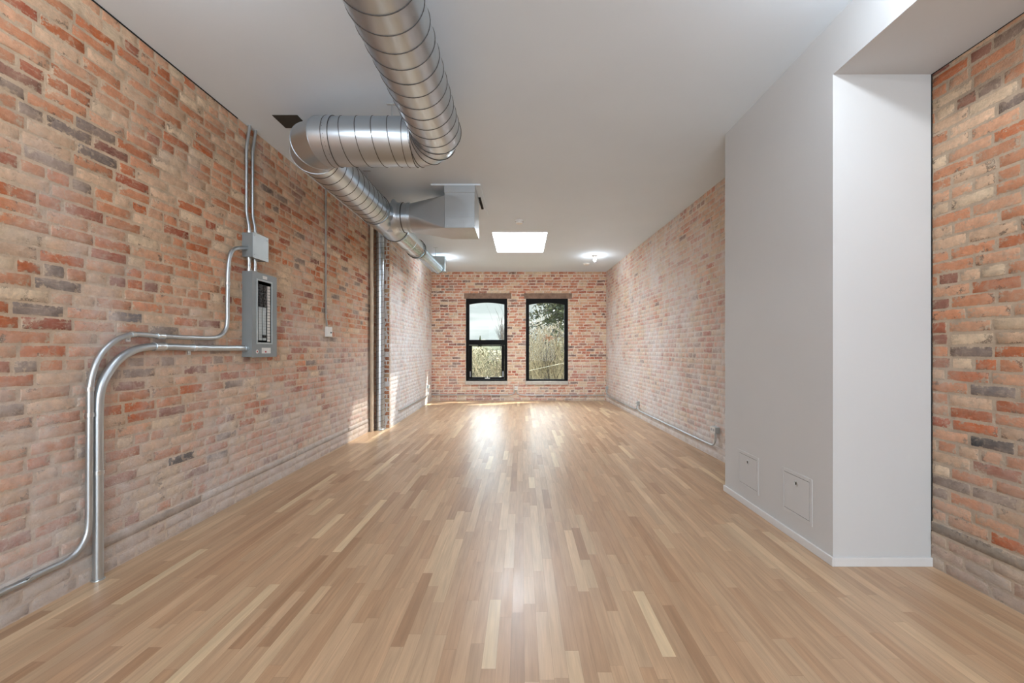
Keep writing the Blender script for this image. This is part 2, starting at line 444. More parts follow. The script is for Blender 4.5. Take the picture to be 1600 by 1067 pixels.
def pal(weights, lowgrey=0, vary=.08):
    cs = [(srgb(*c), w_) for c, w_ in weights]; tot = sum(w_ for _, w_ in cs)
    def f(rr, u, z, k, Lw):
        x = rr.random()*tot
        # colours drift in loose patches
        x = (x+tot*.22*(mnoise.noise(Vector((u*.9, z*1.3, 4.2)))))
        x = min(max(x, 0), tot*.999)
        for c, w_ in cs:
            if x < w_: break
            x -= w_
        s = 1+rr.uniform(-vary, vary)
        c = [min(1, q*s) for q in c[:3]]
        if k < lowgrey:
            g = (.50, .45, .38); t_ = rr.uniform(.5, .95); c = [c[i]*(1-t_)+g[i]*t_ for i in range(3)]
        return c
    return f
PAL_NEAR = pal([((220, 196, 166), 14), ((214, 180, 150), 20), ((210, 160, 128), 24), ((202, 136, 100), 22), ((190, 106, 64), 12), ((166, 86, 60), 7), ((140, 90, 78), 4), ((132, 118, 110), 4)], 3, .12)
PAL_BACK = pal([((222, 200, 168), 12), ((216, 176, 144), 16), ((208, 142, 112), 22), ((196, 116, 88), 20), ((180, 98, 78), 12), ((150, 92, 84), 8), ((118, 96, 92), 7)], 0)
PAL_PILA = pal([((205, 140, 95), 10), ((180, 105, 70), 16), ((150, 85, 62), 12), ((190, 160, 125), 8)], 0)
PAL_RIGHT = pal([((222, 200, 172), 20), ((222, 184, 156), 24), ((214, 160, 136), 22), ((204, 130, 108), 13), ((186, 112, 98), 10), ((150, 128, 124), 6)], 3)
M_LEFT = brick_mats('left_wall', srgb(212, 186, 158), -.2, 2.1, .92, .5, (.68, .62, .59), wash=-.10, washcol=srgb(212, 178, 150), window_light=.22)
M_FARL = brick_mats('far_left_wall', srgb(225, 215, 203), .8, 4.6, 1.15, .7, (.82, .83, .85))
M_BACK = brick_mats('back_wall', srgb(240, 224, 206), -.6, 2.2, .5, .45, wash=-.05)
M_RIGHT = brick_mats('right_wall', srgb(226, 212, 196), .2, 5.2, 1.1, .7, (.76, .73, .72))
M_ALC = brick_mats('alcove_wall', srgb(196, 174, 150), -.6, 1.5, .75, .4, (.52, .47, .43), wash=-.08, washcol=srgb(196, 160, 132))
M_PILA = brick_mats('pilaster', srgb(205, 185, 160), -.9, .6, .3, .3)

XL, XR, YB = -2.37, 2.41, 9.98
YREAR = -4.0
YW = [ (-1.379, -.356), (.1065, 1.149) ]          # the two back windows (x ranges)
ZW = (.49, 2.528)
# back wall: face at y = YB, from left to right
XBL, XBR = -2.235, 2.10
holes = [(a-XBL, b-XBL, ZW[0], ZW[1]) for a, b in YW]
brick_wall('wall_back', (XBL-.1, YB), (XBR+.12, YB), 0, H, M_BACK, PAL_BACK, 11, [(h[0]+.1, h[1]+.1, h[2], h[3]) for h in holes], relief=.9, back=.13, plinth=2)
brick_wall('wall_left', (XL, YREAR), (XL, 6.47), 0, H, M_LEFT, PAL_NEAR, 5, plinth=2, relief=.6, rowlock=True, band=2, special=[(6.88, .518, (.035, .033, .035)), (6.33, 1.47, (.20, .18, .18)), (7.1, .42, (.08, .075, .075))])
brick_wall('wall_pilaster', (XL, 6.47), (-2.127, 6.47), 0, H, M_PILA, PAL_PILA, 8, hdr=2, back=.05)
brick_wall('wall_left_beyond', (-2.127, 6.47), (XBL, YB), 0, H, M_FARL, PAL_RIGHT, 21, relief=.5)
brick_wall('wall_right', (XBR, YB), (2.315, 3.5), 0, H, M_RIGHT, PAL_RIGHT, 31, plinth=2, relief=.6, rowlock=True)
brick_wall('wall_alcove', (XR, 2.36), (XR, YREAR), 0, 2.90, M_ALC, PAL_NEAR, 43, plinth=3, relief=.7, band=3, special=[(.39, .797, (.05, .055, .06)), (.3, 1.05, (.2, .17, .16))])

# ------------------------------------------------------------------ floor of narrow oak strips
def floor_mat():
    m = bpy.data.materials.new('oak_strip_floor'); m.use_nodes = True; t = m.node_tree; b = t.nodes['Principled BSDF']; K = t.links.new
    at = N(t, 'ShaderNodeAttribute', attribute_name='col'); g = N(t, 'ShaderNodeNewGeometry')
    mu = N(t, 'ShaderNodeMath', operation='MULTIPLY'); mu.inputs[1].default_value = 37.0; K(at.outputs['Alpha'], mu.inputs[0])
    cb = N(t, 'ShaderNodeCombineXYZ'); K(mu.outputs[0], cb.inputs['Z']); K(mu.outputs[0], cb.inputs['Y'])
    ad = N(t, 'ShaderNodeVectorMath', operation='ADD'); K(g.outputs['Position'], ad.inputs[0]); K(cb.outputs[0], ad.inputs[1])
    def nz(scale, sc, det, lo, hi, a, c, dist=0):
        mp_ = N(t, 'ShaderNodeMapping'); mp_.inputs['Scale'].default_value = scale; K(ad.outputs[0], mp_.inputs['Vector'])
        n = N(t, 'ShaderNodeTexNoise'); n.inputs['Scale'].default_value = sc; n.inputs['Detail'].default_value = det; n.inputs['Distortion'].default_value = dist
        K(mp_.outputs[0], n.inputs['Vector'])
        r = N(t, 'ShaderNodeMapRange'); r.inputs['From Min'].default_value = lo; r.inputs['From Max'].default_value = hi
        r.inputs['To Min'].default_value = a; r.inputs['To Max'].default_value = c; K(n.outputs['Fac'], r.inputs['Value']); return r.outputs[0]
    g1 = nz((1, .035, 1), 190, 4, .35, .65, .94, 1.035); g2 = nz((1, .07, 1), 26, 3, .3, .7, .90, 1.08, 1.5)
    mp_ = N(t, 'ShaderNodeMapping'); mp_.inputs['Scale'].default_value = (1, .09, 1); K(ad.outputs[0], mp_.inputs['Vector'])
    wv = N(t, 'ShaderNodeTexWave', wave_type='RINGS', rings_direction='SPHERICAL'); wv.inputs['Scale'].default_value = 14; wv.inputs['Distortion'].default_value = 5; wv.inputs['Detail'].default_value = 2
    wv.inputs['Detail Scale'].default_value = 2.0
    K(mp_.outputs[0], wv.inputs['Vector'])
    wr = N(t, 'ShaderNodeMapRange'); wr.inputs['To Min'].default_value = .92; wr.inputs['To Max'].default_value = 1.04; K(wv.outputs['Fac'], wr.inputs['Value'])
    a = N(t, 'ShaderNodeMath', operation='MULTIPLY'); K(g1, a.inputs[0]); K(g2, a.inputs[1])
    a2 = N(t, 'ShaderNodeMath', operation='MULTIPLY'); K(a.outputs[0], a2.inputs[0]); K(wr.outputs[0], a2.inputs[1])
    sc = N(t, 'ShaderNodeVectorMath', operation='SCALE'); K(at.outputs['Color'], sc.inputs[0]); K(a2.outputs[0], sc.inputs['Scale'])
    K(sc.outputs[0], b.inputs['Base Color'])
    b.inputs['Specular IOR Level'].default_value = .65
    rn = nz((1, .3, 1), 8, 3, .3, .7, .31, .39); K(rn, b.inputs['Roughness'])
    bp = N(t, 'ShaderNodeBump'); bp.inputs['Strength'].default_value = .05; bp.inputs['Distance'].default_value = .003
    K(g1, bp.inputs['Height']); K(bp.outputs[0], b.inputs['Normal'])
    return m
FLOORM = floor_mat()
mb = MB(); cols = []
FT = (.93, .945, .97)
tones = [(srgb(200, 168, 134), 22), (srgb(194, 160, 126), 34), (srgb(188, 152, 118), 24), (srgb(210, 180, 144), 10), (srgb(176, 139, 106), 7), (srgb(220, 194, 156), 4)]
SW = .0572; x = -2.62; fr = random.Random(77)
while x < 2.62:
    y = YREAR-fr.random()*.9
    while y < YB+.12:
        l = fr.choice((.28, .4, .5, .6, .75, .9, 1.1))*fr.uniform(.85, 1.15); q = fr.random()*sum(t_[1] for t_ in tones)
        for c, w_ in tones:
            if q < w_: break
            q -= w_
        s = fr.uniform(.95, 1.05); ys, ye = max(y, YREAR), min(y+l, YB+.12)
        if ye > ys:
            rnd = fr.random(); g_ = .0002
            mb.add([(x+g_, ys+g_, 0), (x+SW-g_, ys+g_, 0), (x+SW-g_, ye-g_, 0), (x+g_, ye-g_, 0)], [(0, 1, 2, 3)], 0)
            cols += [(c[0]*s*FT[0], c[1]*s*FT[1], c[2]*s*FT[2], rnd)]*4
        y += l
    x += SW
b0 = len(mb.v)
mb.box(-2.75, 2.75, YREAR-.15, YB+.13, -.2, -.0008, 1); cols += [(.1, .06, .03, 0)]*(len(mb.v)-b0)
mb.build('floor', [FLOORM, mat('dark_floor_joint', (.10, .06, .035, 1), .8, noise=(9, .2))], cols=cols)['kind'] = 'structure'

# ------------------------------------------------------------------ ceiling with skylight shaft
SKX, SKY_ = (-.485, .425), (6.62, 7.97)
mb = MB()
xs = [-2.75, SKX[0], SKX[1], 2.75]; ys = [YREAR-.15, SKY_[0], SKY_[1], YB+.13]
for i in range(3):
    for j in range(3):
        if i == 1 and j == 1: continue
        mb.add([(xs[i], ys[j], H), (xs[i], ys[j+1], H), (xs[i+1], ys[j+1], H), (xs[i+1], ys[j], H)], [(0, 1, 2, 3)])
        mb.add([(xs[i], ys[j], H+.30), (xs[i], ys[j+1], H+.30), (xs[i+1], ys[j+1], H+.30), (xs[i+1], ys[j], H+.30)], [(3, 2, 1, 0)])
for (a, b) in (((xs[0], ys[0]), (xs[3], ys[0])), ((xs[3], ys[0]), (xs[3], ys[3])), ((xs[3], ys[3]), (xs[0], ys[3])), ((xs[0], ys[3]), (xs[0], ys[0]))):
    mb.add([(*a, H), (*b, H), (*b, H+.30), (*a, H+.30)], [(0, 1, 2, 3)])
mb.build('ceiling', CEIL)['kind'] = 'structure'
sk = empty('window_3', ((SKX[0]+SKX[1])/2, (SKY_[0]+SKY_[1])/2, H), kind='structure')
mb = MB(); ZT = H+.36
c4 = [(SKX[0], SKY_[0]), (SKX[1], SKY_[0]), (SKX[1], SKY_[1]), (SKX[0], SKY_[1])]
for i in range(4):
    a, b = c4[i], c4[(i+1) % 4]
    n_ = Vector((b[1]-a[1], -(b[0]-a[0]), 0)).normalized()*.04
    p = [Vector((*a, H-.001)), Vector((*b, H-.001)), Vector((*b, ZT)), Vector((*a, ZT))]
    q = [v+n_ for v in p]
    mb.add(p+q, [(3, 2, 1, 0), (4, 5, 6, 7), (2, 3, 7, 6)])
mb.build('skylight_shaft', SKYWHITE, sk)
def frosted():
    m = bpy.data.materials.new('skylight_diffusing_pane'); m.use_nodes = True; t = m.node_tree; t.nodes.clear()
    a = N(t, 'ShaderNodeBsdfTransparent'); a.inputs[0].default_value = (.97, .97, .97, 1)
    g = N(t, 'ShaderNodeBsdfTranslucent'); g.inputs[0].default_value = (.95, .96, .96, 1)
    x = N(t, 'ShaderNodeMixShader'); x.inputs[0].default_value = .45; o = N(t, 'ShaderNodeOutputMaterial')
    t.links.new(a.outputs[0], x.inputs[1]); t.links.new(g.outputs[0], x.inputs[2]); t.links.new(x.outputs[0], o.inputs[0]); return m
mb = MB(); mb.box(SKX[0]-.04, SKX[1]+.04, SKY_[0]-.04, SKY_[1]+.04, ZT, ZT+.004); mb.build('skylight_pane', frosted(), sk)
# trim patch on ceiling round the duct plenum
mb = MB(); mb.box(-1.06, -.48, 4.68, 5.74, H-.018, H, bev=.003)
mb.build('trim_1', CEIL)['kind'] = 'structure'
mb = MB(); mb.box(-.545, -.515, 5.05, 5.45, H-.030, H-.0185); o = mb.build('ceiling_slot', GAP)
tag(o, 'short black slot in the ceiling patch beside the square metal plenum', 'slot')

# dark shadow gaps where the ceiling board stops short of the brick
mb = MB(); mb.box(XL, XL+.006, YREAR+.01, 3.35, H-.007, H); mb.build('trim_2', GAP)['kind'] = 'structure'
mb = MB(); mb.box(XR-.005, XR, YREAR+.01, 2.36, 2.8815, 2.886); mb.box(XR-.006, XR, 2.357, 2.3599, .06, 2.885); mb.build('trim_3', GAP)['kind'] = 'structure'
# unseen rear wall behind the camera; its window openings are added for the light
mb = MB()
mb.box(-2.75, 2.75, YREAR-.15, YREAR, 0, .5); mb.box(-2.75, 2.75, YREAR-.15, YREAR, 3.0, H)
for a, b in ((-2.75, -2.0), (-.06, .06), (2.0, 2.75)): mb.box(a, b, YREAR-.15, YREAR, .5, 3.0)
mb.build('wall_rear', PAINT)['kind'] = 'structure'

# ------------------------------------------------------------------ white partition (column + bulkhead over the alcove)
CX = 1.828; CY0, CY1 = 2.36, 3.61; SOF = 2.885
mb = MB()
mb.box(CX, 2.75, CY0, CY1, 0, H)
mb.box(CX, 2.75, YREAR, CY0, SOF, H)
mb.build('wall_partition', PAINT)['kind'] = 'structure'
mb = MB(); mb.box(XR-.004, 2.75, 1.0, CY0, .0, .0001)
mb = MB()
BH, BT = .052, .012
mb.box(CX-BT, CX, CY0-BT, CY1+BT, 0, BH, bev=.002); mb.box(CX, XR-.005, CY0-BT, CY0, 0, BH, bev=.002); mb.box(CX, 2.26, CY1, CY1+BT, 0, BH, bev=.002)
mb.build('baseboard_partition', TRIM)['kind'] = 'structure'

# ------------------------------------------------------------------ windows in the back wall
def arch_frame(mb, x0, x1, z0, z1, gx0, gx1, gz0, gz_s, gz_p, y0, y1, mat_=0):
    """frame plate with one opening whose head is a shallow arch (spring gz_s, peak gz_p)"""
    n = 12; ins = [(gx0, gz0), (gx1, gz0), (gx1, gz_s)]
    for k in range(1, n): t = k/n; ins.append((gx1+(gx0-gx1)*t, gz_s+(gz_p-gz_s)*(1-(2*t-1)**2)))
    ins.append((gx0, gz_s)); m = len(ins)
    out = []
    for (x, z) in ins:
        if z == gz0: out.append((x0 if x == gx0 else x1, z0))
        elif x == gx0: out.append((x0, z1))
        elif x == gx1: out.append((x1, z1))
        else: out.append((x, z1))
    for y, o in ((y0, 1), (y1, -1)):
        mb.add([(x, y, z) for x, z in ins]+[(x, y, z) for x, z in out], [((i, (i+1) % m, m+(i+1) % m, m+i))[::-o] for i in range(m)], mat_)
    mb.add([(x, y0, z) for x, z in ins]+[(x, y1, z) for x, z in ins], [(i, (i+1) % m, m+(i+1) % m, m+i) for i in range(m)], mat_)
    mb.add([(x, y0, z) for x, z in out]+[(x, y1, z) for x, z in out], [((i, (i+1) % m, m+(i+1) % m, m+i))[::-1] for i in range(m)], mat_)
S = YB/F
def bx(px): return (px-VX)*S
def bz(py): return CH-(py-VY)*S
FY0, FY1 = YB-.012, YB+.07
# window 1: fixed light above, awning sash below
w1 = empty('window_1', ((YW[0][0]+YW[0][1])/2, YB, ZW[0]), kind='structure')
mb = MB(); arch_frame(mb, YW[0][0], YW[0][1], bz(539), ZW[1], bx(733.2), bx(788), bz(531), bz(475.5), bz(472.6), FY0, FY1)
mb.box(YW[0][0], YW[0][0]+.07, FY0, FY1, ZW[0], bz(539)); mb.box(YW[0][1]-.07, YW[0][1], FY0, FY1, ZW[0], bz(539)); mb.box(YW[0][0]+.07, YW[0][1]-.07, FY0, FY1, ZW[0], ZW[0]+.04)
mb.build('window_frame', BLACK, w1)
mb = MB(); a0, a1, b0_, b1_ = YW[0][0]+.075, YW[0][1]-.075, ZW[0]+.045, bz(539)-.004
g0, g1, h0, h1 = bx(737.3), bx(783.7), bz(589.2), bz(538.7)-.03
mb.box(a0, g0, FY0+.01, FY1-.01, b0_, b1_, bev=.003); mb.box(g1, a1, FY0+.01, FY1-.01, b0_, b1_, bev=.003)
mb.box(g0, g1, FY0+.01, FY1-.01, b0_, h0, bev=.003); mb.box(g0, g1, FY0+.01, FY1-.01, bz(541), b1_, bev=.003)
sash = mb.build('sash', BLACK, w1)
mb = MB(); mb.box(-.91, -.79, FY0-.004, FY0+.01, ZW[0]+.058, ZW[0]+.074, bev=.003); mb.cyl((-.85, FY0-.01, ZW[0]+.066), (-.845, FY0-.028, ZW[0]+.12), .006, 8)
h_ = mb.build('crank_handle', PLASTIC, sash); h_['label'] = 'pale crank handle'
for sx in (a0+.03, a1-.03):
    mb = MB(); mb.box(sx-.006, sx+.006, FY0-.002, FY0+.011, ZW[0]+.10, ZW[0]+.24, bev=.002); mb.build('latch', SCREW, sash)
mb = MB(); mb.box(bx(733)-.01, bx(788)+.01, YB+.028, YB+.034, bz(531)-.01, bz(472)); mb.build('upper_pane', GLASS, w1)
mb = MB(); mb.box(g0-.01, g1+.01, YB+.030, YB+.036, h0-.01, bz(541)+.01); mb.build('lower_pane', GLASS, w1)
# window 2: one fixed light
w2 = empty('window_2', ((YW[1][0]+YW[1][1])/2, YB, ZW[0]), kind='structure')
mb = MB(); arch_frame(mb, YW[1][0], YW[1][1], ZW[0], ZW[1], bx(826.8), bx(881.8), bz(592.5), bz(476), bz(473), FY0, FY1)
mb.build('window_frame', BLACK, w2)
mb = MB(); mb.box(bx(826)-.01, bx(882)+.01, YB+.028, YB+.034, bz(594), bz(472)); mb.build('pane', GLASS, w2)
for wd, (a, b) in ((w1, YW[0]), (w2, YW[1])):
    mb = MB(); mb.box(a-.015, b+.01, YB-.035, YB+.12, ZW[0]-.095, ZW[0], bev=.006); o = mb.build('sill', STONE, wd); o['label'] = 'pale stone sill'
    mb = MB(); mb.box(a-.045, b+.10, YB-.014, YB+.1, ZW[1], ZW[1]+.135, bev=.004); o = mb.build('lintel', LINTEL, wd); o['label'] = 'brown timber lintel'

# ------------------------------------------------------------------ ductwork
RD = .178; DZ = CH+1.615; DX = -1.69; DXN = -.63; DYC = 3.13
duct = empty('air_duct', (DX, 4.9, DZ), 'long galvanised round air duct bending across the ceiling with a square plenum', 'duct')
def spiral(a, b, r, pitch, hand=1, seg=56, phase=0, rid=.0028, m0=0, m1=1, ends=True):
    a = Vector(a); b = Vector(b); ax = (b-a); ln = ax.length; ax.normalize(); u = ax.orthogonal().normalized(); v = ax.cross(u)
    mb = MB(); mb.cyl(a, b, r, seg, m0, caps=ends)
    n = int(ln/pitch*40); pts = []
    for i in range(n+1):
        t = i/n; an = phase+hand*2*PI*ln*t/pitch
        pts.append(a+ax*ln*t+(u*math.cos(an)+v*math.sin(an))*(r+rid*.2))
    mb.sweep(pts, rid, 6, m1, False)
    return mb
def elbow(c, r, Re, a0, a1, gores, m=0, seam=1):
    """gored elbow in the horizontal plane"""
    mb = MB(); pts = []
    for k in range(gores+1):
        a = a0+(a1-a0)*k/gores; pts.append(Vector((c[0]+Re*math.cos(a), c[1]+Re*math.sin(a), c[2])))
    # half gores at both ends
    P = [pts[0]]
    for k in range(gores):
        am = a0+(a1-a0)*(k+.5)/gores; rr_ = Re/math.cos((a1-a0)/gores/2)
        P.append(Vector((c[0]+rr_*math.cos(am), c[1]+rr_*math.sin(am), c[2])))
    P.append(pts[-1]); mb.sweep(P, r, 56, m, True, sharp=True)
    for k in range(gores):
        am = a0+(a1-a0)*(k+.5)/gores; t = Vector((-math.sin(am), math.cos(am), 0)); rad = Vector((math.cos(am), math.sin(am), 0)); ring = []
        kk = 1/math.cos((a1-a0)/gores/2)
        for j in range(49):
            b = 2*PI*j/48; ring.append(P[k+1]+rad*math.cos(b)*(r+.001)*kk+Vector((0, 0, 1))*math.sin(b)*(r+.001))
        mb.sweep(ring, .003, 6, seam, False)
    return mb
def band(mb, c, axis, r, w_, m=0, bead=True, bm=1):
    ax = Vector(axis).normalized(); c = Vector(c)
    mb.cyl(c-ax*w_/2, c+ax*w_/2, r, 56, m)
    if bead:
        for s_ in (-1, 1): mb.torus(c+ax*s_*w_/2, ax, r, .0025, 56, 6, bm)
ER = .215
sp = spiral((DXN, -3.2, DZ), (DXN, DYC-ER, DZ), RD, .113, -1); sp.build('main_spiral_run', [GALV, SEAM], duct)
el = elbow((DXN-ER, DYC-ER, DZ), RD, ER, 0, PI/2, 4)
band(el, (DXN-ER-.012, DYC, DZ), (1, 0, 0), RD+.003, .06); el.build('near_elbow', [GALV, SEAM], duct)
sp = spiral((DXN-ER-.03, DYC, DZ), (DX+ER, DYC, DZ), RD, .119, 1, phase=1); sp.build('cross_spiral_run', [GALV, SEAM], duct)
el = elbow((DX+ER, DYC+ER, DZ), RD, ER, -PI/2, -PI, 3, seam=0)
band(el, (DX+ER+.02, DYC, DZ), (1, 0, 0), RD+.003, .05); el.build('far_elbow', [GALV, SEAM], duct)
sp = spiral((DX, DYC+ER, DZ), (DX, 4.62, DZ), .172, .130, 1); sp.build('wall_spiral_run', [GALV, SEAM], duct)
# tee
TY = 4.93
mb = MB(); mb.cyl((DX, 4.62, DZ), (DX, 5.35, DZ), .176, 56)
mb.cyl((DX+.02, TY, DZ), (-1.33, TY, DZ), .172, 56)
mb.torus((DX, 4.62, DZ), (0, 1, 0), .177, .003, 56, 6, 1); mb.torus((DX, 5.35, DZ), (0, 1, 0), .178, .005, 56, 6, 1)
for xx in (-1.50, -1.47, -1.44, -1.38, -1.36): mb.torus((xx, TY, DZ), (1, 0, 0), .174, .006, 56, 6, 0 if xx != -1.44 else 1)
mb.sweep([(DX+.14, TY, DZ), (DX+.17, TY, DZ), (DX+.20, TY, DZ)], .2, 56, 0, False, radii=[.215, .185, .173])
mb.build('tee', [GALV, SEAM], duct)
# square to round transition
PX0, PX1, PY0, PY1, PZ0, PZ1 = -.90, -.548, 4.69, 5.17, CH+1.42, CH+1.80
mb = MB(); n = 48; ring = []; rect = []
for j in range(n):
    a = 2*PI*(j+.5)/n; c, s_ = math.cos(a), math.sin(a)
    ring.append((-1.335, TY+.172*c, DZ+.172*s_))
    k_ = int(((a+PI/4) % (2*PI))//(PI/2)); yc, zc = (PY0+PY1)/2, (PZ0+PZ1)/2
    cc = [(PY1, PZ1), (PY0, PZ1), (PY0, PZ0), (PY1, PZ0)]
    q = 0 if (c > 0 and s_ > 0) else 1 if (c < 0 and s_ > 0) else 2 if (c < 0) else 3
    rect.append((PX0-.0, cc[q][0], cc[q][1]))
tri = []
for j in range(n):
    j2 = (j+1) % n
    if rect[j] == rect[j2]: tri.append((j, j2, n+j2))
    else: tri.append((j, j2, n+j2, n+j))
mb.add(ring+rect, tri, 0, False)
mb.build('square_to_round_transition', [GALVD], duct)
pl = MB(); pl.box(PX0, PX1, PY0, PY1, PZ0, H-.02, 0, .003)
pl.box(PX0-.006, PX1+.006, PY0-.006, PY1+.006, PZ1+.03, H-.018, 0, .003)
pl.box(PX0+.02, PX1-.02, PY0-.002, PY0+.003, PZ0+.118, PZ0+.123, 1)
for a in (PX0+.03, PX1-.02): pl.ball((a, PY0-.001, PZ0+.02), .007, 10, 6, 1)
pl.add([(PX0, PY0, PZ0-.001), (PX1, PY0, PZ0-.001), (PX1, PY1, PZ0-.001), (PX0, PY1, PZ0-.001), ((PX0+PX1)/2, (PY0+PY1)/2, PZ0-.012)], [(1, 0, 4), (2, 1, 4), (3, 2, 4), (0, 3, 4)], 0)
pl.build('plenum_box', [GALVD, SCREW], duct)
# reduced run beyond the tee
mb = MB(); mb.sweep([(DX, 5.35, DZ), (DX, 5.47, DZ)], .17, 56, 0, True, radii=[.172, .142]); mb.cyl((DX, 5.47, DZ), (DX, 6.48, DZ), .140, 48)
for yy in (5.5, 5.95): mb.torus((DX, yy, DZ), (0, 1, 0), .141, .003, 48, 6, 0)
mb.build('smooth_pipe', [GALVB, SEAM], duct)
mb = MB(); band(mb, (DX, 6.48, DZ), (0, 1, 0), .150, .05); mb.torus((DX, 6.40, DZ), (0, 1, 0), .152, .004, 48, 6, 1)
mb.sweep([(DX, 6.50, DZ), (DX+.02, 6.64, DZ)], .1, 48, 0, True, radii=[.143, .094]); mb.build('reducer', [GALVB, SEAM], duct)
sp = spiral((DX+.02, 6.62, DZ), (DX+.02, 8.04, DZ), .092, .055, 1, 40, rid=.0045, m1=0); sp.build('small_spiral_run', [GALVB], duct)
mb = MB(); mb.box(-1.80, -1.53, 8.03, 8.20, 2.83, 3.14, 0, .004); mb.torus((DX+.02, 8.03, DZ), (0, 1, 0), .096, .006, 40, 6, 1)
mb.build('damper_box', [GALVB, SEAM], duct)
for (x_, y_, r_) in ((-1.02, DYC+.03, RD), (DX+.02, 4.34, .172), (DX+.06, 7.61, .092)):
    mb = MB(); mb.cyl((x_, y_, DZ+r_*.9), (x_, y_, H), .004, 8); mb.box(x_-.04, x_+.04, y_-.012, y_+.012, H-.004, H); mb.build('hanger_rod', [EMT], duct)

# spiral stack and pipes in the corner by the pilaster
st = empty('vertical_duct', (-2.235, 6.33, 0), 'narrow galvanised spiral duct standing against the brick pilaster', 'duct')
spiral((-2.235, 6.35, 0), (-2.235, 6.35, H), .064, .085, 1, 32, rid=.002).build('spiral_pipe', [GALV, SEAM], st)
mb = MB(); mb.torus((-2.235, 6.35, .012), (0, 0, 1), .067, .008, 32, 8); mb.build('floor_collar', EMT, st)
mb = MB(); mb.cyl((-2.322, 6.23, 0), (-2.322, 6.23, H), .026, 20); mb.torus((-2.322, 6.23, 1.35), (0, 0, 1), .027, .004, 20, 6); mb.torus((-2.322, 6.23, 2.45), (0, 0, 1), .027, .004, 20, 6)
o = mb.build('vertical_pipe', CREAMPIPE); tag(o, 'cream painted pipe running floor to ceiling left of the narrow spiral duct', 'pipe')

# ------------------------------------------------------------------ left wall electrics
def lw(px, py, off=.034):
    """point on the left wall, 'off' metres proud of the brick, from its direction"""
    X = XL+off; Y = X*F/(px-VX); return Vector((X, Y, CH-(py-VY)*Y/F))
def strap_on(parent, p, direction, r, wall_x):
    """one-hole strap round a conduit"""
    d = Vector(direction).normalized(); mb = MB(); p = Vector(p)
    mb.cyl(p-d*.011, p+d*.011, r+.0035, 20)
    side = d.cross(Vector((1, 0, 0))).normalized()
    c = p+side*(r+.014); s_ = 1 if wall_x < 0 else -1
    e = [abs(x_) for x_ in (d*.011+side*.014)]
    mb.box(min(wall_x, p.x-s_*0), p.x if False else wall_x+s_*.006, c.y-e[1]-.002, c.y+e[1]+.002, c.z-e[2]-.002, c.z+e[2]+.002)
    mb.ball((wall_x+s_*.008, c.y, c.z), .005, 8, 6)
    mb.build('strap', SCREW, parent)
def coupling_on(parent, p, direction, r, ln=.05):
    d = Vector(direction).normalized(); p = Vector(p); mb = MB(); mb.cyl(p-d*ln/2, p+d*ln/2, r+.004, 20)
    mb.torus(p-d*ln/2, d, r+.004, .002, 20, 6); mb.torus(p+d*ln/2, d, r+.004, .002, 20, 6); mb.build('coupling', SCREW, parent)
# breaker panel
PNY0, PNY1, PNZ0, PNZ1, PNX = 3.406, 3.746, 1.205, 1.937, -2.283
bp_ = empty('breaker_panel', (XL, (PNY0+PNY1)/2, PNZ0), 'grey steel electrical breaker panel with two rows of black breakers', 'electrical panel')
mb = MB(); mb.box(XL-.002, PNX-.004, PNY0, PNY1, PNZ0, PNZ1, bev=.002); mb.build('enclosure', GREYP, bp_)
IY0, IY1, IZ0, IZ1 = 3.47, 3.67, 1.325, 1.875
mb = MB()
for (a, b, c, d) in ((PNY0-.003, IY0, PNZ0-.003, PNZ1+.003), (IY1, PNY1+.003, PNZ0-.003, PNZ1+.003), (IY0, IY1, PNZ0-.003, IZ0), (IY0, IY1, IZ1, PNZ1+.003)):
    mb.box(PNX-.004, PNX, a, b, c, d)
mb.build('cover', GREYP, bp_)
mb = MB()
for (a, b, c, d) in ((IY0-.008, IY0+.006, IZ0-.008, IZ1+.008), (IY1-.006, IY1+.008, IZ0-.008, IZ1+.008), (IY0, IY1, IZ0-.008, IZ0+.006), (IY0, IY1, IZ1-.006, IZ1+.008)):
    mb.box(PNX-.002, PNX+.004, a, b, c, d, bev=.0015)
mb.build('trim_ring', GREYL, bp_)
mb = MB(); mb.box(PNX-.010, PNX-.004, IY0, IY1, IZ0, IZ1); mb.build('dead_front', BLANK, bp_)
bkr = None
for col_, ya in enumerate((3.492, 3.548)):
    for k in range(20):
        z_ = 1.838-k*.0245
        if k < 8 or (k == 18 and col_ == 1):
            mb = MB(); mb.box(PNX-.005, PNX+.006, ya, ya+.046, z_-.0225, z_, bev=.0015); mb.box(PNX+.005, PNX+.013, ya+(.004 if k % 2 else .016), ya+(.026 if k % 2 else .038), z_-.016, z_-.007, bev=.001)
            mb.build('breaker', BRK, bp_)
mb = MB()
for col_, ya in enumerate((3.492, 3.548)):
    for k in range(8, 20):
        z_ = 1.838-k*.0245
        if k == 18 and col_ == 1: continue
        mb.box(PNX-.006, PNX-.001, ya, ya+.046, z_-.0225, z_, bev=.001)
mb.build('blank_plates', GREYL, bp_)
mb = MB()
for k in range(19): mb.box(PNX-.005, PNX-.001, 3.612, 3.650, 1.838-k*.0265-.022, 1.838-k*.0265, bev=.0005)
mb.build('circuit_labels', LABEL, bp_)
mb = MB(); mb.box(PNX, PNX+.001, 3.545, 3.605, 1.893, 1.921); mb.build('top_label', LABEL, bp_)
mb = MB(); mb.box(PNX, PNX+.001, 3.530, 3.655, 1.235, 1.285); mb.build('notice_label', LABEL, bp_)
mb = MB(); mb.box(PNX+.001, PNX+.0015, 3.575, 3.595, 1.243, 1.257); mb.build('red_mark', RED, bp_)
mb = MB(); mb.cyl((PNX, 3.470, 1.252), (PNX+.001, 3.470, 1.252), .017, 20); o = mb.build('round_label', LABEL, bp_)
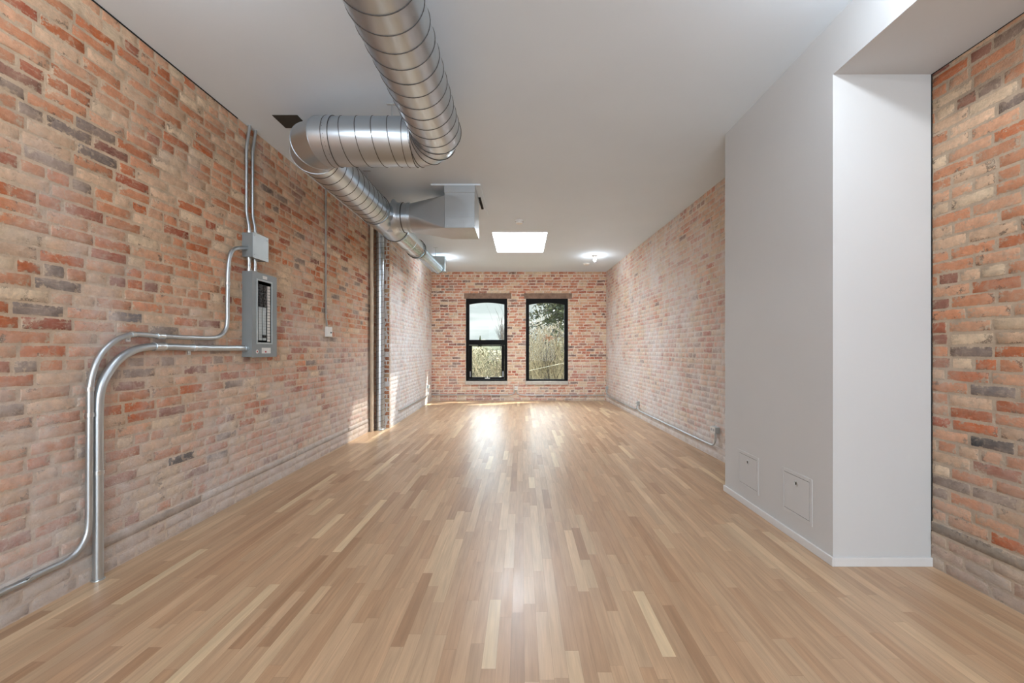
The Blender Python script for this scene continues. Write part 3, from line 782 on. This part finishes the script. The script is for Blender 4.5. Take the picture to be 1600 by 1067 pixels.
mb = MB(); mb.cyl((PNX+.001, 3.470, 1.252), (PNX+.0016, 3.470, 1.252), .008, 16); mb.build('red_spot', RED, o)
# junction box
jb = empty('junction_box', (XL, 3.505, 2.056), 'grey square steel junction box on the brick above the breaker panel', 'junction box')
mb = MB(); mb.box(XL-.002, -2.277, 3.406, 3.605, 2.056, 2.263, bev=.002); mb.build('box_body', GREYP, jb)
mb = MB(); mb.box(-2.277, -2.272, 3.402, 3.609, 2.050, 2.268, bev=.0015)
for y_ in (3.42, 3.59):
    for z_ in (2.08, 2.24): mb.ball((-2.272, y_, z_), .006, 8, 6)
mb.build('box_cover', GREYL, jb)
for y_, lab in ((3.434, 'short steel conduit nipple nearer the camera, joining junction box and breaker panel'), (3.512, 'short steel conduit nipple farther from the camera, joining junction box and breaker panel')):
    mb = MB(); mb.cyl((-2.33, y_, 1.935), (-2.33, y_, 2.058), .0135, 18)
    for z_ in (1.95, 2.045): mb.cyl((-2.33, y_, z_-.012), (-2.33, y_, z_+.012), .018, 8)
    mb.torus((-2.33, y_, 1.99), (0, 0, 1), .0145, .003, 18, 6)
    tag(mb.build('conduit_nipple', SCREW), lab, 'conduit')
for y_, dy, lab in ((3.434, -.02, 'left of the two thin steel conduits rising from the junction box to the ceiling'), (3.512, .01, 'right of the two thin steel conduits rising from the junction box to the ceiling')):
    e = empty('vertical_conduit', (-2.33, y_, 2.26), lab, 'conduit')
    mb = MB(); pts = smooth_path([(-2.33, y_, 2.26), (-2.33, y_, 2.33), (-2.351, y_, 2.43), (-2.351, y_, 3.0), (-2.344, y_+.03, H)], .05, 5)
    mb.sweep(pts, .0125, 16); mb.build('tube', EMT, e)
    mb = MB(); mb.cyl((-2.33, y_, 2.26), (-2.33, y_, 2.285), .018, 8); mb.build('connector', SCREW, e)
# conduit A: junction box -> loop -> down the wall -> away to the left
cA = empty('thin_conduit', lw(250, 525), 'thinner bent steel conduit looping from the junction box down the brick wall', 'conduit')
A_pts = [(-2.322, 3.406, 0)]
raw = [(379, 384.8), (366, 389), (358.5, 402), (356, 425), (355.7, 443.5), (355.2, 470), (355, 500), (352, 515), (343, 525), (328, 528), (303, 527.5), (278, 526.4), (250, 525), (228, 523), (207, 522.4), (190, 527), (172, 538), (155, 557), (145, 582), (140.5, 608), (140, 646), (139.5, 700), (139.2, 760), (138.8, 815), (134, 840), (121, 861), (103.5, 876), (72, 891), (43, 905), (0, 926.7)]
P_ = [lw(*q) for q in raw]; P_[0] = Vector((-2.33, 3.408, P_[0].z)); P_.append(Vector((XL+.03, YREAR+2.2, P_[-1].z-.0)))
last = P_[-2]; P_[-1] = Vector((XL+.03, last.y-1.4, last.z-.02))
mb = MB(); mb.sweep(catmull(P_, 5), .0150, 18); mb.build('tube', EMT, cA)
for q, d in (((207, 522.4), (0, 1, .1)), ((140, 608), (0, 0, 1)), ((140, 648), (0, 0, 1))): strap_on(cA, lw(*q), d, .015, XL)
coupling_on(cA, lw(250, 525), (0, 1, .0), .0150); coupling_on(cA, lw(355.5, 443), (0, 0, 1), .0145, .02)
# conduit B
raw = [(381, 543), (365, 544), (340, 544), (302, 543.3), (270, 542), (248, 541.5), (228, 542.5), (207, 548), (184, 563), (164, 590), (155.5, 615), (153.5, 645), (153.3, 700), (153.3, 780), (153.3, 850), (153.3, 897)]
cB = empty('thick_conduit', lw(153, 897), 'thicker bent steel conduit from the breaker panel down into the floor', 'conduit')
P_ = [lw(*q, .034) for q in raw]; P_[0].y = 3.408; P_[0].z = P_[1].z; P_[-1].z = .0
mb = MB(); mb.sweep(catmull(P_, 5), .0225, 22); mb.build('tube', EMT, cB)
coupling_on(cB, lw(248, 541.5, .034), (0, 1, 0), .0225, .07); coupling_on(cB, Vector((P_[0].x, 3.395, P_[0].z)), (0, 1, 0), .022, .03)
strap_on(cB, lw(302, 543.3, .034), (0, 1, 0), .0225, XL); strap_on(cB, lw(153.3, 738, .034), (0, 0, 1), .0225, XL)
mb = MB(); q = P_[-1]; mb.torus((q.x, q.y, .002), (0, 0, 1), .026, .004, 24, 6); mb.build('floor_ring', SCREW, cB)
# thermostat and its riser
th = empty('thermostat', (XL, 4.90, 1.424), 'small white thermostat box on the left brick wall below a thin riser', 'thermostat')
mb = MB(); mb.box(XL-.001, XL+.035, 4.835, 4.965, 1.424, 1.547, bev=.006); mb.build('housing', PLASTIC, th)
mb = MB(); mb.box(XL+.035, XL+.036, 4.905, 4.945, 1.468, 1.485); mb.build('display', SCREEN, th)
mb = MB(); pts = smooth_path([(XL+.018, 4.853, 1.547), (XL+.018, 4.853, 1.60), (XL+.014, 4.838, 1.66), (XL+.014, 4.838, H)], .03, 4); mb.sweep(pts, .0105, 12)
tag(mb.build('thermostat_riser', BROWNPIPE), 'thin dull conduit running from the thermostat up to the ceiling', 'conduit')

# ------------------------------------------------------------------ low conduits and outlets
def wallpt(A, B, t, off, z):
    A = Vector((A[0], A[1], 0)); B = Vector((B[0], B[1], 0)); U = (B-A).normalized(); n_ = Vector((U.y, -U.x, 0)); q = A+(B-A)*t+n_*off; return Vector((q.x, q.y, z))
WR = ((2.10, YB), (2.315, 3.5)); LR = 6.48
def wr(y, off, z): return wallpt(WR[0], WR[1], (YB-y)/(YB-3.5), off, z)
def outlet(c, axis_y, label, w_=.115, h_=.07, depth=.055, facing=(-1, 0)):
    """surface box with a duplex plate; facing = direction into the room"""
    c = Vector(c); e = empty('outlet_box', c, label, 'outlet')
    f = Vector((facing[0], facing[1], 0)); s_ = Vector((-f.y, f.x, 0))
    def ob(nm, d0, d1, a0, a1, z0, z1, m, bev=.002, par=None):
        p = c+f*d0+s_*a0; q = c+f*d1+s_*a1; mb = MB(); mb.box(p.x, q.x, p.y, q.y, c.z+z0, c.z+z1, bev=bev); return mb.build(nm, m, par or e)
    ob('box_body', -.004, depth-.004, -w_/2, w_/2, -h_/2, h_/2, GREYL)
    pl_ = ob('cover_plate', depth-.004, depth, -w_/2, w_/2, -h_/2, h_/2, PLASTIC)
    for k in (-1, 1): ob('socket', depth, depth+.002, k*w_*.22-.014, k*w_*.22+.014, -.014, .014, BLANK, .001, pl_)
    return e
o1 = wr(4.675, 0, .338)
outlet((o1.x, 4.675, .338), 0, 'white-faced outlet box on the right brick wall beside the white partition')
mb = MB(); ys_ = [(4.655, .30), (4.655, .19), (4.72, .145), (5.2, .143), (6.4, .143), (7.35, .145), (7.45, .18), (7.45, .235)]
pts = smooth_path([wr(y_, .032 if i > 1 else .034, z_) for i, (y_, z_) in enumerate(ys_)], .09, 6)
c1 = empty('low_conduit', wr(5.5, 0, .143), 'near stretch of low steel conduit linking two outlets on the right brick wall', 'conduit')
mb.sweep(pts, .0115, 14); mb.build('tube', EMT, c1)
for y_ in (5.15, 6.6):
    p = wr(y_, .028, .143); mb = MB(); mb.cyl(p-Vector((0, .012, 0)), p+Vector((0, .012, 0)), .0155, 16); mb.build('strap', SCREW, c1)
o2 = wr(7.47, 0, .27)
outlet((o2.x, 7.47, .27), 0, 'outlet box midway along the right brick wall above the low conduit', .075, .075)
c2 = empty('low_conduit', wr(8.5, 0, .143), 'far stretch of low steel conduit on the right brick wall running into the back corner', 'conduit')
mb = MB(); ys_ = [(7.495, .235), (7.495, .18), (7.60, .145), (8.6, .145), (9.6, .15), (9.80, .20), (9.80, .30)]
mb.sweep(smooth_path([wr(y_, .032, z_) for y_, z_ in ys_], .08, 6), .0115, 14); mb.build('tube', EMT, c2)
o3 = wr(9.80, 0, .345); outlet((o3.x, 9.80, .335), 0, 'outlet box low in the far right corner of the brick room', .07, .075)
# back wall
outlet((bx(806.5), YB, bz(606.2)), 0, 'small white outlet box on the back brick wall between the two windows', .085, .09, .05, (0, -1))
c3 = empty('low_conduit', (-1.2, YB, .142), 'low conduit along the foot of the back wall left of its outlet', 'conduit')
mb = MB(); mb.sweep(smooth_path([(XBL+.03, YB-.03, .15), (-.28, YB-.03, .147), (-.175, YB-.03, .19), (-.165, YB-.03, .28)], .06, 6), .010, 12); mb.build('tube', EMT, c3)
c4_ = empty('low_conduit', (1.1, YB, .142), 'low conduit along the foot of the back wall right of its outlet', 'conduit')
mb = MB(); mb.sweep(smooth_path([(-.13, YB-.03, .28), (-.12, YB-.03, .19), (-.02, YB-.03, .143), (2.05, YB-.03, .14)], .06, 6), .010, 12); mb.build('tube', EMT, c4_)
# far left wall
def wlf(y, off, z): return wallpt((-2.127, 6.47), (XBL, YB), (y-6.47)/(YB-6.47), off, z)
c5 = empty('low_conduit', wlf(8, 0, .2), 'low steel conduit along the pale brick wall beyond the pilaster', 'conduit')
mb = MB(); mb.sweep(smooth_path([wlf(6.98, .0, .215), wlf(7.03, .028, .215), wlf(9.30, .028, .198), wlf(9.45, .028, .25), wlf(9.45, .028, .36)], .07, 6), .0115, 12); mb.build('tube', EMT, c5)
o5 = wlf(9.45, 0, .40); outlet((o5.x, 9.45, .40), 0, 'outlet box low on the far left wall near the back corner', .07, .075, .05, (1, 0))

# ------------------------------------------------------------------ ceiling items
def detector(x_, y_, r_, h_, label):
    e = empty('smoke_detector', (x_, y_, H), label, 'smoke detector')
    mb = MB(); mb.cyl((x_, y_, H-h_*.35), (x_, y_, H), r_, 32); mb.build('base_plate', PLASTIC, e)
    mb = MB(); mb.sweep([(x_, y_, H-h_*.35), (x_, y_, H-h_*.45), (x_, y_, H-h_), ], r_, 32, radii=[r_*.93, r_*.93, r_*.72]); mb.torus((x_, y_, H-h_*.5), (0, 0, 1), r_*.9, .002, 32, 6, 1)
    mb.build('cover', [PLASTIC, GAP], e)
detector(-.035, 6.02, .066, .045, 'round white smoke detector on the ceiling in front of the skylight')
detector(1.46, 9.02, .08, .03, 'flat white smoke detector on the ceiling behind the right lit bulb')
labs = ['lit round bulb on the ceiling near the far right corner', 'lit bulb on the ceiling behind the far end box of the duct',
        'lit bulb on the ceiling above the camera, partition side', 'lit bulb on the ceiling above the camera, brick wall side', 'unseen bulb added as fill light over the rear of the room']
for i, (x_, y_) in enumerate(BULBS):
    e = empty('ceiling_bulb', (x_, y_, H), labs[i], 'ceiling light', 'bare bulbs along the ceiling')
    mb = MB(); mb.sweep([(x_, y_, H), (x_, y_, H-.012), (x_, y_, H-.035)], .05, 24, radii=[.055, .055, .024]); mb.build('lamp_holder', PLASTIC, e)
    mb = MB(); mb.ball((x_, y_, H-.085), .036, 20, 12, sz=1.1); mb.cyl((x_, y_, H-.055), (x_, y_, H-.03), .015, 14); b_ = mb.build('bulb', BULBG, e)
    b_.visible_shadow = True
    l = light('bulb_light', 'POINT', (x_, y_, H-.145), BULB_W[i], (.86, .93, 1), shadow_soft_size=.035)
mb = MB(); mb.box(-2.054, -1.846, 3.307, 3.498, H-.004, H); v_ = empty('ceiling_vent', (-1.95, 3.40, H), 'dark rectangular vent in the ceiling beside the far duct elbow', 'vent')
mb.build('vent_plate', DARK, v_)

# ------------------------------------------------------------------ access panels in the partition
for (ya, yb, za, zb, lab) in ((3.095, 3.395, .143, .433, 'smaller looking white access panel near the far end of the partition'), (2.524, 2.822, .155, .452, 'white access panel nearer the camera, low on the partition')):
    e = empty('access_panel', (CX, (ya+yb)/2, za), lab, 'access panel')
    mb = MB(); t_ = .024
    for (a, b, c, d) in ((ya, ya+t_, za, zb), (yb-t_, yb, za, zb), (ya+t_, yb-t_, za, za+t_), (ya+t_, yb-t_, zb-t_, zb)): mb.box(CX-.004, CX, a, b, c, d, bev=.001)
    mb.build('panel_frame', PAINT, e)
    mb = MB(); mb.box(CX-.0012, CX, ya+t_, yb-t_, za+t_, zb-t_); mb.build('door_gap', GAP, e)
    mb = MB(); mb.box(CX-.0035, CX-.001, ya+t_+.003, yb-t_-.003, za+t_+.003, zb-t_-.003, bev=.0008); dr = mb.build('panel_door', PAINT, e)
    ym, zm = (ya+yb)/2-.002, zb-.072
    mb = MB(); mb.cyl((CX-.0045, ym, zm), (CX-.0034, ym, zm), .018, 24); mb.torus((CX-.0045, ym, zm), (1, 0, 0), .017, .002, 24, 6, 0); mb.box(CX-.007, CX-.004, ym-.004, ym+.004, zm-.009, zm+.009, 1, .001)
    mb.build('latch', [SCREW, GAP], dr)

# ------------------------------------------------------------------ outside
# outdoor materials
GRASS = mat('winter_grass', (.26, .25, .15, 1), .95, noise=(.8, .3))
THICK = mat('tan_brush', (.25, .23, .155, 1), .95, noise=(3, .35)); DBR = mat('dark_brush', (.08, .075, .045, 1), .95, noise=(3, .35)); TWIG = mat('bare_twig', (.12, .10, .085, 1), .9, noise=(5, .25)); TWIGL = mat('pale_twig', (.48, .41, .29, 1), .9, noise=(5, .2))
NEED = mat('conifer_needles', (.065, .085, .045, 1), .8, noise=(4, .4)); NEEDL = mat('light_conifer_needles', (.17, .18, .09, 1), .8, noise=(4, .3)); RUST = mat('rusty_leaf', (.42, .20, .09, 1), .8, noise=(6, .3))
mb = MB(); G = 24; vs = []
for i in range(G+1):
    for j in range(G+1):
        x_ = -60+120*i/G; y_ = 11+110*j/G; vs.append((x_, y_, -4.2+mnoise.noise(Vector((x_*.05, y_*.05, 0)))*1.0+max(0, (y_-25)*.035)))
mb.add(vs, [(i*(G+1)+j, (i+1)*(G+1)+j, (i+1)*(G+1)+j+1, i*(G+1)+j+1) for i in range(G) for j in range(G)], 0, True)
tag(mb.build('ground', GRASS), kind='structure')
er = random.Random(99)
def branchy(mb, base, d, ln, r, depth, spread=.6, mat_=0, n=3, up=.1):
    p = Vector(base); d = Vector(d).normalized(); pts = [p]; rad = [r]; k = 4
    for i in range(k):
        d = (d+Vector((er.uniform(-.22, .22), er.uniform(-.22, .22), er.uniform(-.1, .15)+up*.3))).normalized(); p = p+d*ln/k; pts.append(p); rad.append(r*(1-.6*(i+1)/k))
    mb.sweep(pts, r, 5, mat_, False, radii=rad)
    if depth:
        for i in range(n+1):
            q = pts[er.randint(1, k)]; nd = (d+Vector((er.uniform(-1, 1), er.uniform(-1, 1), er.uniform(-.2, 1)))*spread).normalized()
            branchy(mb, q, nd, ln*er.uniform(.5, .75), r*.5, depth-1, spread, mat_, n, up)
# brush thicket: dense twigs and small leaves
mb = MB()
def leaf(mb, c, s_, m):
    a = Vector((er.uniform(-1, 1), er.uniform(-1, 1), er.uniform(-1, 1))).normalized(); b = a.orthogonal().normalized(); c = Vector(c)
    mb.add([c-a*s_, c+b*s_*.4, c+a*s_, c-b*s_*.4], [(0, 1, 2, 3)], m)
for k in range(60):
    x_ = er.uniform(-7, 6); y_ = er.uniform(19, 26); top = .2+.9*(x_ > -.2)+er.uniform(-.5, .5)+(1.2 if x_ > .3 else 0)*er.random()
    branchy(mb, (x_, y_, -3.6), (er.uniform(-.2, .2), 0, 1), (top+3.6)*.62, .035, 3, .55, er.choice((0, 1, 1)), 3)
for k in range(34):      # tall pale canes in front of the pine
    x_ = er.uniform(.0, 2.4); branchy(mb, (x_, er.uniform(18.6, 20), -2.5), (er.uniform(-.15, .25), 0, 1), er.uniform(3.0, 3.6), .03, 2, .45, er.choice((1, 1, 0)), 3)
for k in range(30000):
    x_ = er.uniform(-9, 9); y_ = er.uniform(21, 29); hmax = 1.25+.55*mnoise.noise(Vector((x_*.6, 0, 0)))
    z_ = -3.8+(hmax+3.8)*er.random()**.8
    leaf(mb, (x_, y_, z_), er.uniform(.04, .10), er.choice((1, 2, 2, 4, 3)))
for k in range(14000):
    y_ = er.uniform(19, 24); x_ = er.uniform(-.05, 3.2)*y_/20; z_ = er.uniform(-2.5, 2.6)
    leaf(mb, (x_, y_, z_), er.uniform(.03, .09), er.choice((0, 1, 4, 2, 3)))
tag(mb.build('brush_thicket', [TWIG, TWIGL, THICK, NEEDL, DBR]), 'tan and olive winter brush filling the lower view outside both windows', 'bushes', kind='stuff')
# earth bank behind the brush
mb = MB(); vs = []; G = 60
for i in range(G+1):
    for j in range(13):
        x_ = -22+44*i/G; t_ = j/12; a = t_*PI
        rr_ = 1+.10*mnoise.noise(Vector((x_*.8, t_*4, 2)))
        vs.append((x_, 34-3.0*math.cos(a)*rr_, -4.2+(5.4+.7*mnoise.noise(Vector((x_*.35, 3, 0))))*math.sin(a)*rr_))
mb.add(vs, [(i*13+j, (i+1)*13+j, (i+1)*13+j+1, i*13+j+1) for i in range(G) for j in range(12)], 0, True)
tag(mb.build('hedge', mat('olive_hedge', (.22, .21, .14, 1), .95, noise=(4, .4), bump=(8, 1))), 'long olive hedge behind the winter brush seen through the windows', 'hedge')
# pine close outside the right window
pine = empty('pine_tree', (2.3, 16.5, -4.2), 'dark green pine tree filling the top of the right window', 'tree')
mb = MB(); mb.sweep([(2.3, 16.5, -4.2), (2.35, 16.5, 0), (2.28, 16.5, 4), (2.3, 16.5, 8)], .2, 10, radii=[.16, .12, .08, .03]); mb.build('trunk', TWIG, pine)
mb = MB(); m2 = MB()
for k in range(230):
    z_ = er.uniform(2.55, 6.5); a = er.uniform(0, 2*PI); ln = er.uniform(1.0, 2.6)*(1-(z_-1.7)/9); q = Vector((2.3, 16.5, z_)); d = Vector((math.cos(a), math.sin(a), er.uniform(-.25, .1)))
    pts = [q+d*ln*t-Vector((0, 0, .22*ln*t*t)) for t in (0, .25, .5, .75, 1)]; mb.sweep(pts, .012, 4, 0, False)
    for t in range(int(ln*46)):
        tt = er.random(); i = min(3, int(tt*4)); c = pts[i].lerp(pts[i+1], tt*4-i)+Vector((er.uniform(-.10, .10), er.uniform(-.1, .1), er.uniform(-.12, .06)))
        leaf(m2, c, er.uniform(.05, .12), er.choice((0, 0, 0, 1)))
mb.build('branches', TWIG, pine); m2.build('needles', [NEED, NEEDL], pine)
# rusty leaf cluster
mb = MB()
for k in range(70):
    leaf(mb, (1.03+er.gauss(0, .10), 15.4+er.gauss(0, .08), 1.72+er.gauss(0, .06)), er.uniform(.03, .06), 0)
mb.cyl((1.03, 15.4, 1.7), (2.25, 16.35, 1.95), .012, 6, 1)
tag(mb.build('leaf_cluster', [RUST, TWIG]), 'rusty orange cluster of dead leaves in the middle of the right window view', 'leaves')
# bare tree at the right of the left window
bt = MB(); branchy(bt, (-1.1, 26, -4.0), (-.02, 0, 1), 4.2, .10, 0, .5, 0)
for k in range(14): branchy(bt, (-1.12+er.uniform(-.1, .1), 26, .6+er.random()*.4), (er.uniform(-.45, .3), er.uniform(-.2, .2), 1), er.uniform(1.1, 1.7), .03, 2, .5, 0, 2)
tag(bt.build('bare_tree', TWIG), 'leafless tree showing thin branches at the right of the left window', 'tree')
# distant conifer and treeline
mb = MB(); cx_, cy_ = -6.6, 64
mb.cyl((cx_, cy_, -4.2), (cx_, cy_, 1), .15, 8, 1)
for k in range(14):
    z_ = -.4+k*.26; mb.sweep([(cx_, cy_, z_), (cx_, cy_, z_+.5)], .5, 14, 0, True, radii=[.78*(1-k/15)+.03, .04])
tag(mb.build('distant_conifer', [NEED, TWIG]), 'small distant conifer on the skyline in the left window', 'tree')
mb = MB(); vs = []
for i in range(81):
    x_ = -30+60*i/80
    for j in range(9):
        a = PI*j/8; h_ = 5.4+.5*mnoise.noise(Vector((x_*.5, 9, 0)))+.3*mnoise.noise(Vector((x_*2, 5, 0))); vs.append((x_, 72-2*math.cos(a), -2.2+h_*math.sin(a)*.93))
mb.add(vs, [(i*9+j, (i+1)*9+j, (i+1)*9+j+1, i*9+j+1) for i in range(80) for j in range(8)], 0, True)
tag(mb.build('tree_line', mat('hazy_tree_line', (.40, .42, .33, 1), .95, noise=(1, .25))), 'low hazy line of trees along the horizon in the left window', 'trees', kind='stuff')
mb = MB(); pts = [Vector((-2.9, 10.12, .063)).lerp(Vector((2.2, 16.42, .82)), i/24) for i in range(25)]
mb.sweep(pts, .008, 6); tag(mb.build('overhead_cable', mat('pale_cable', (.75, .72, .6, 1), .6, noise=(5, .05))), 'pale overhead cable sloping across the bottom of the right window', 'cable')
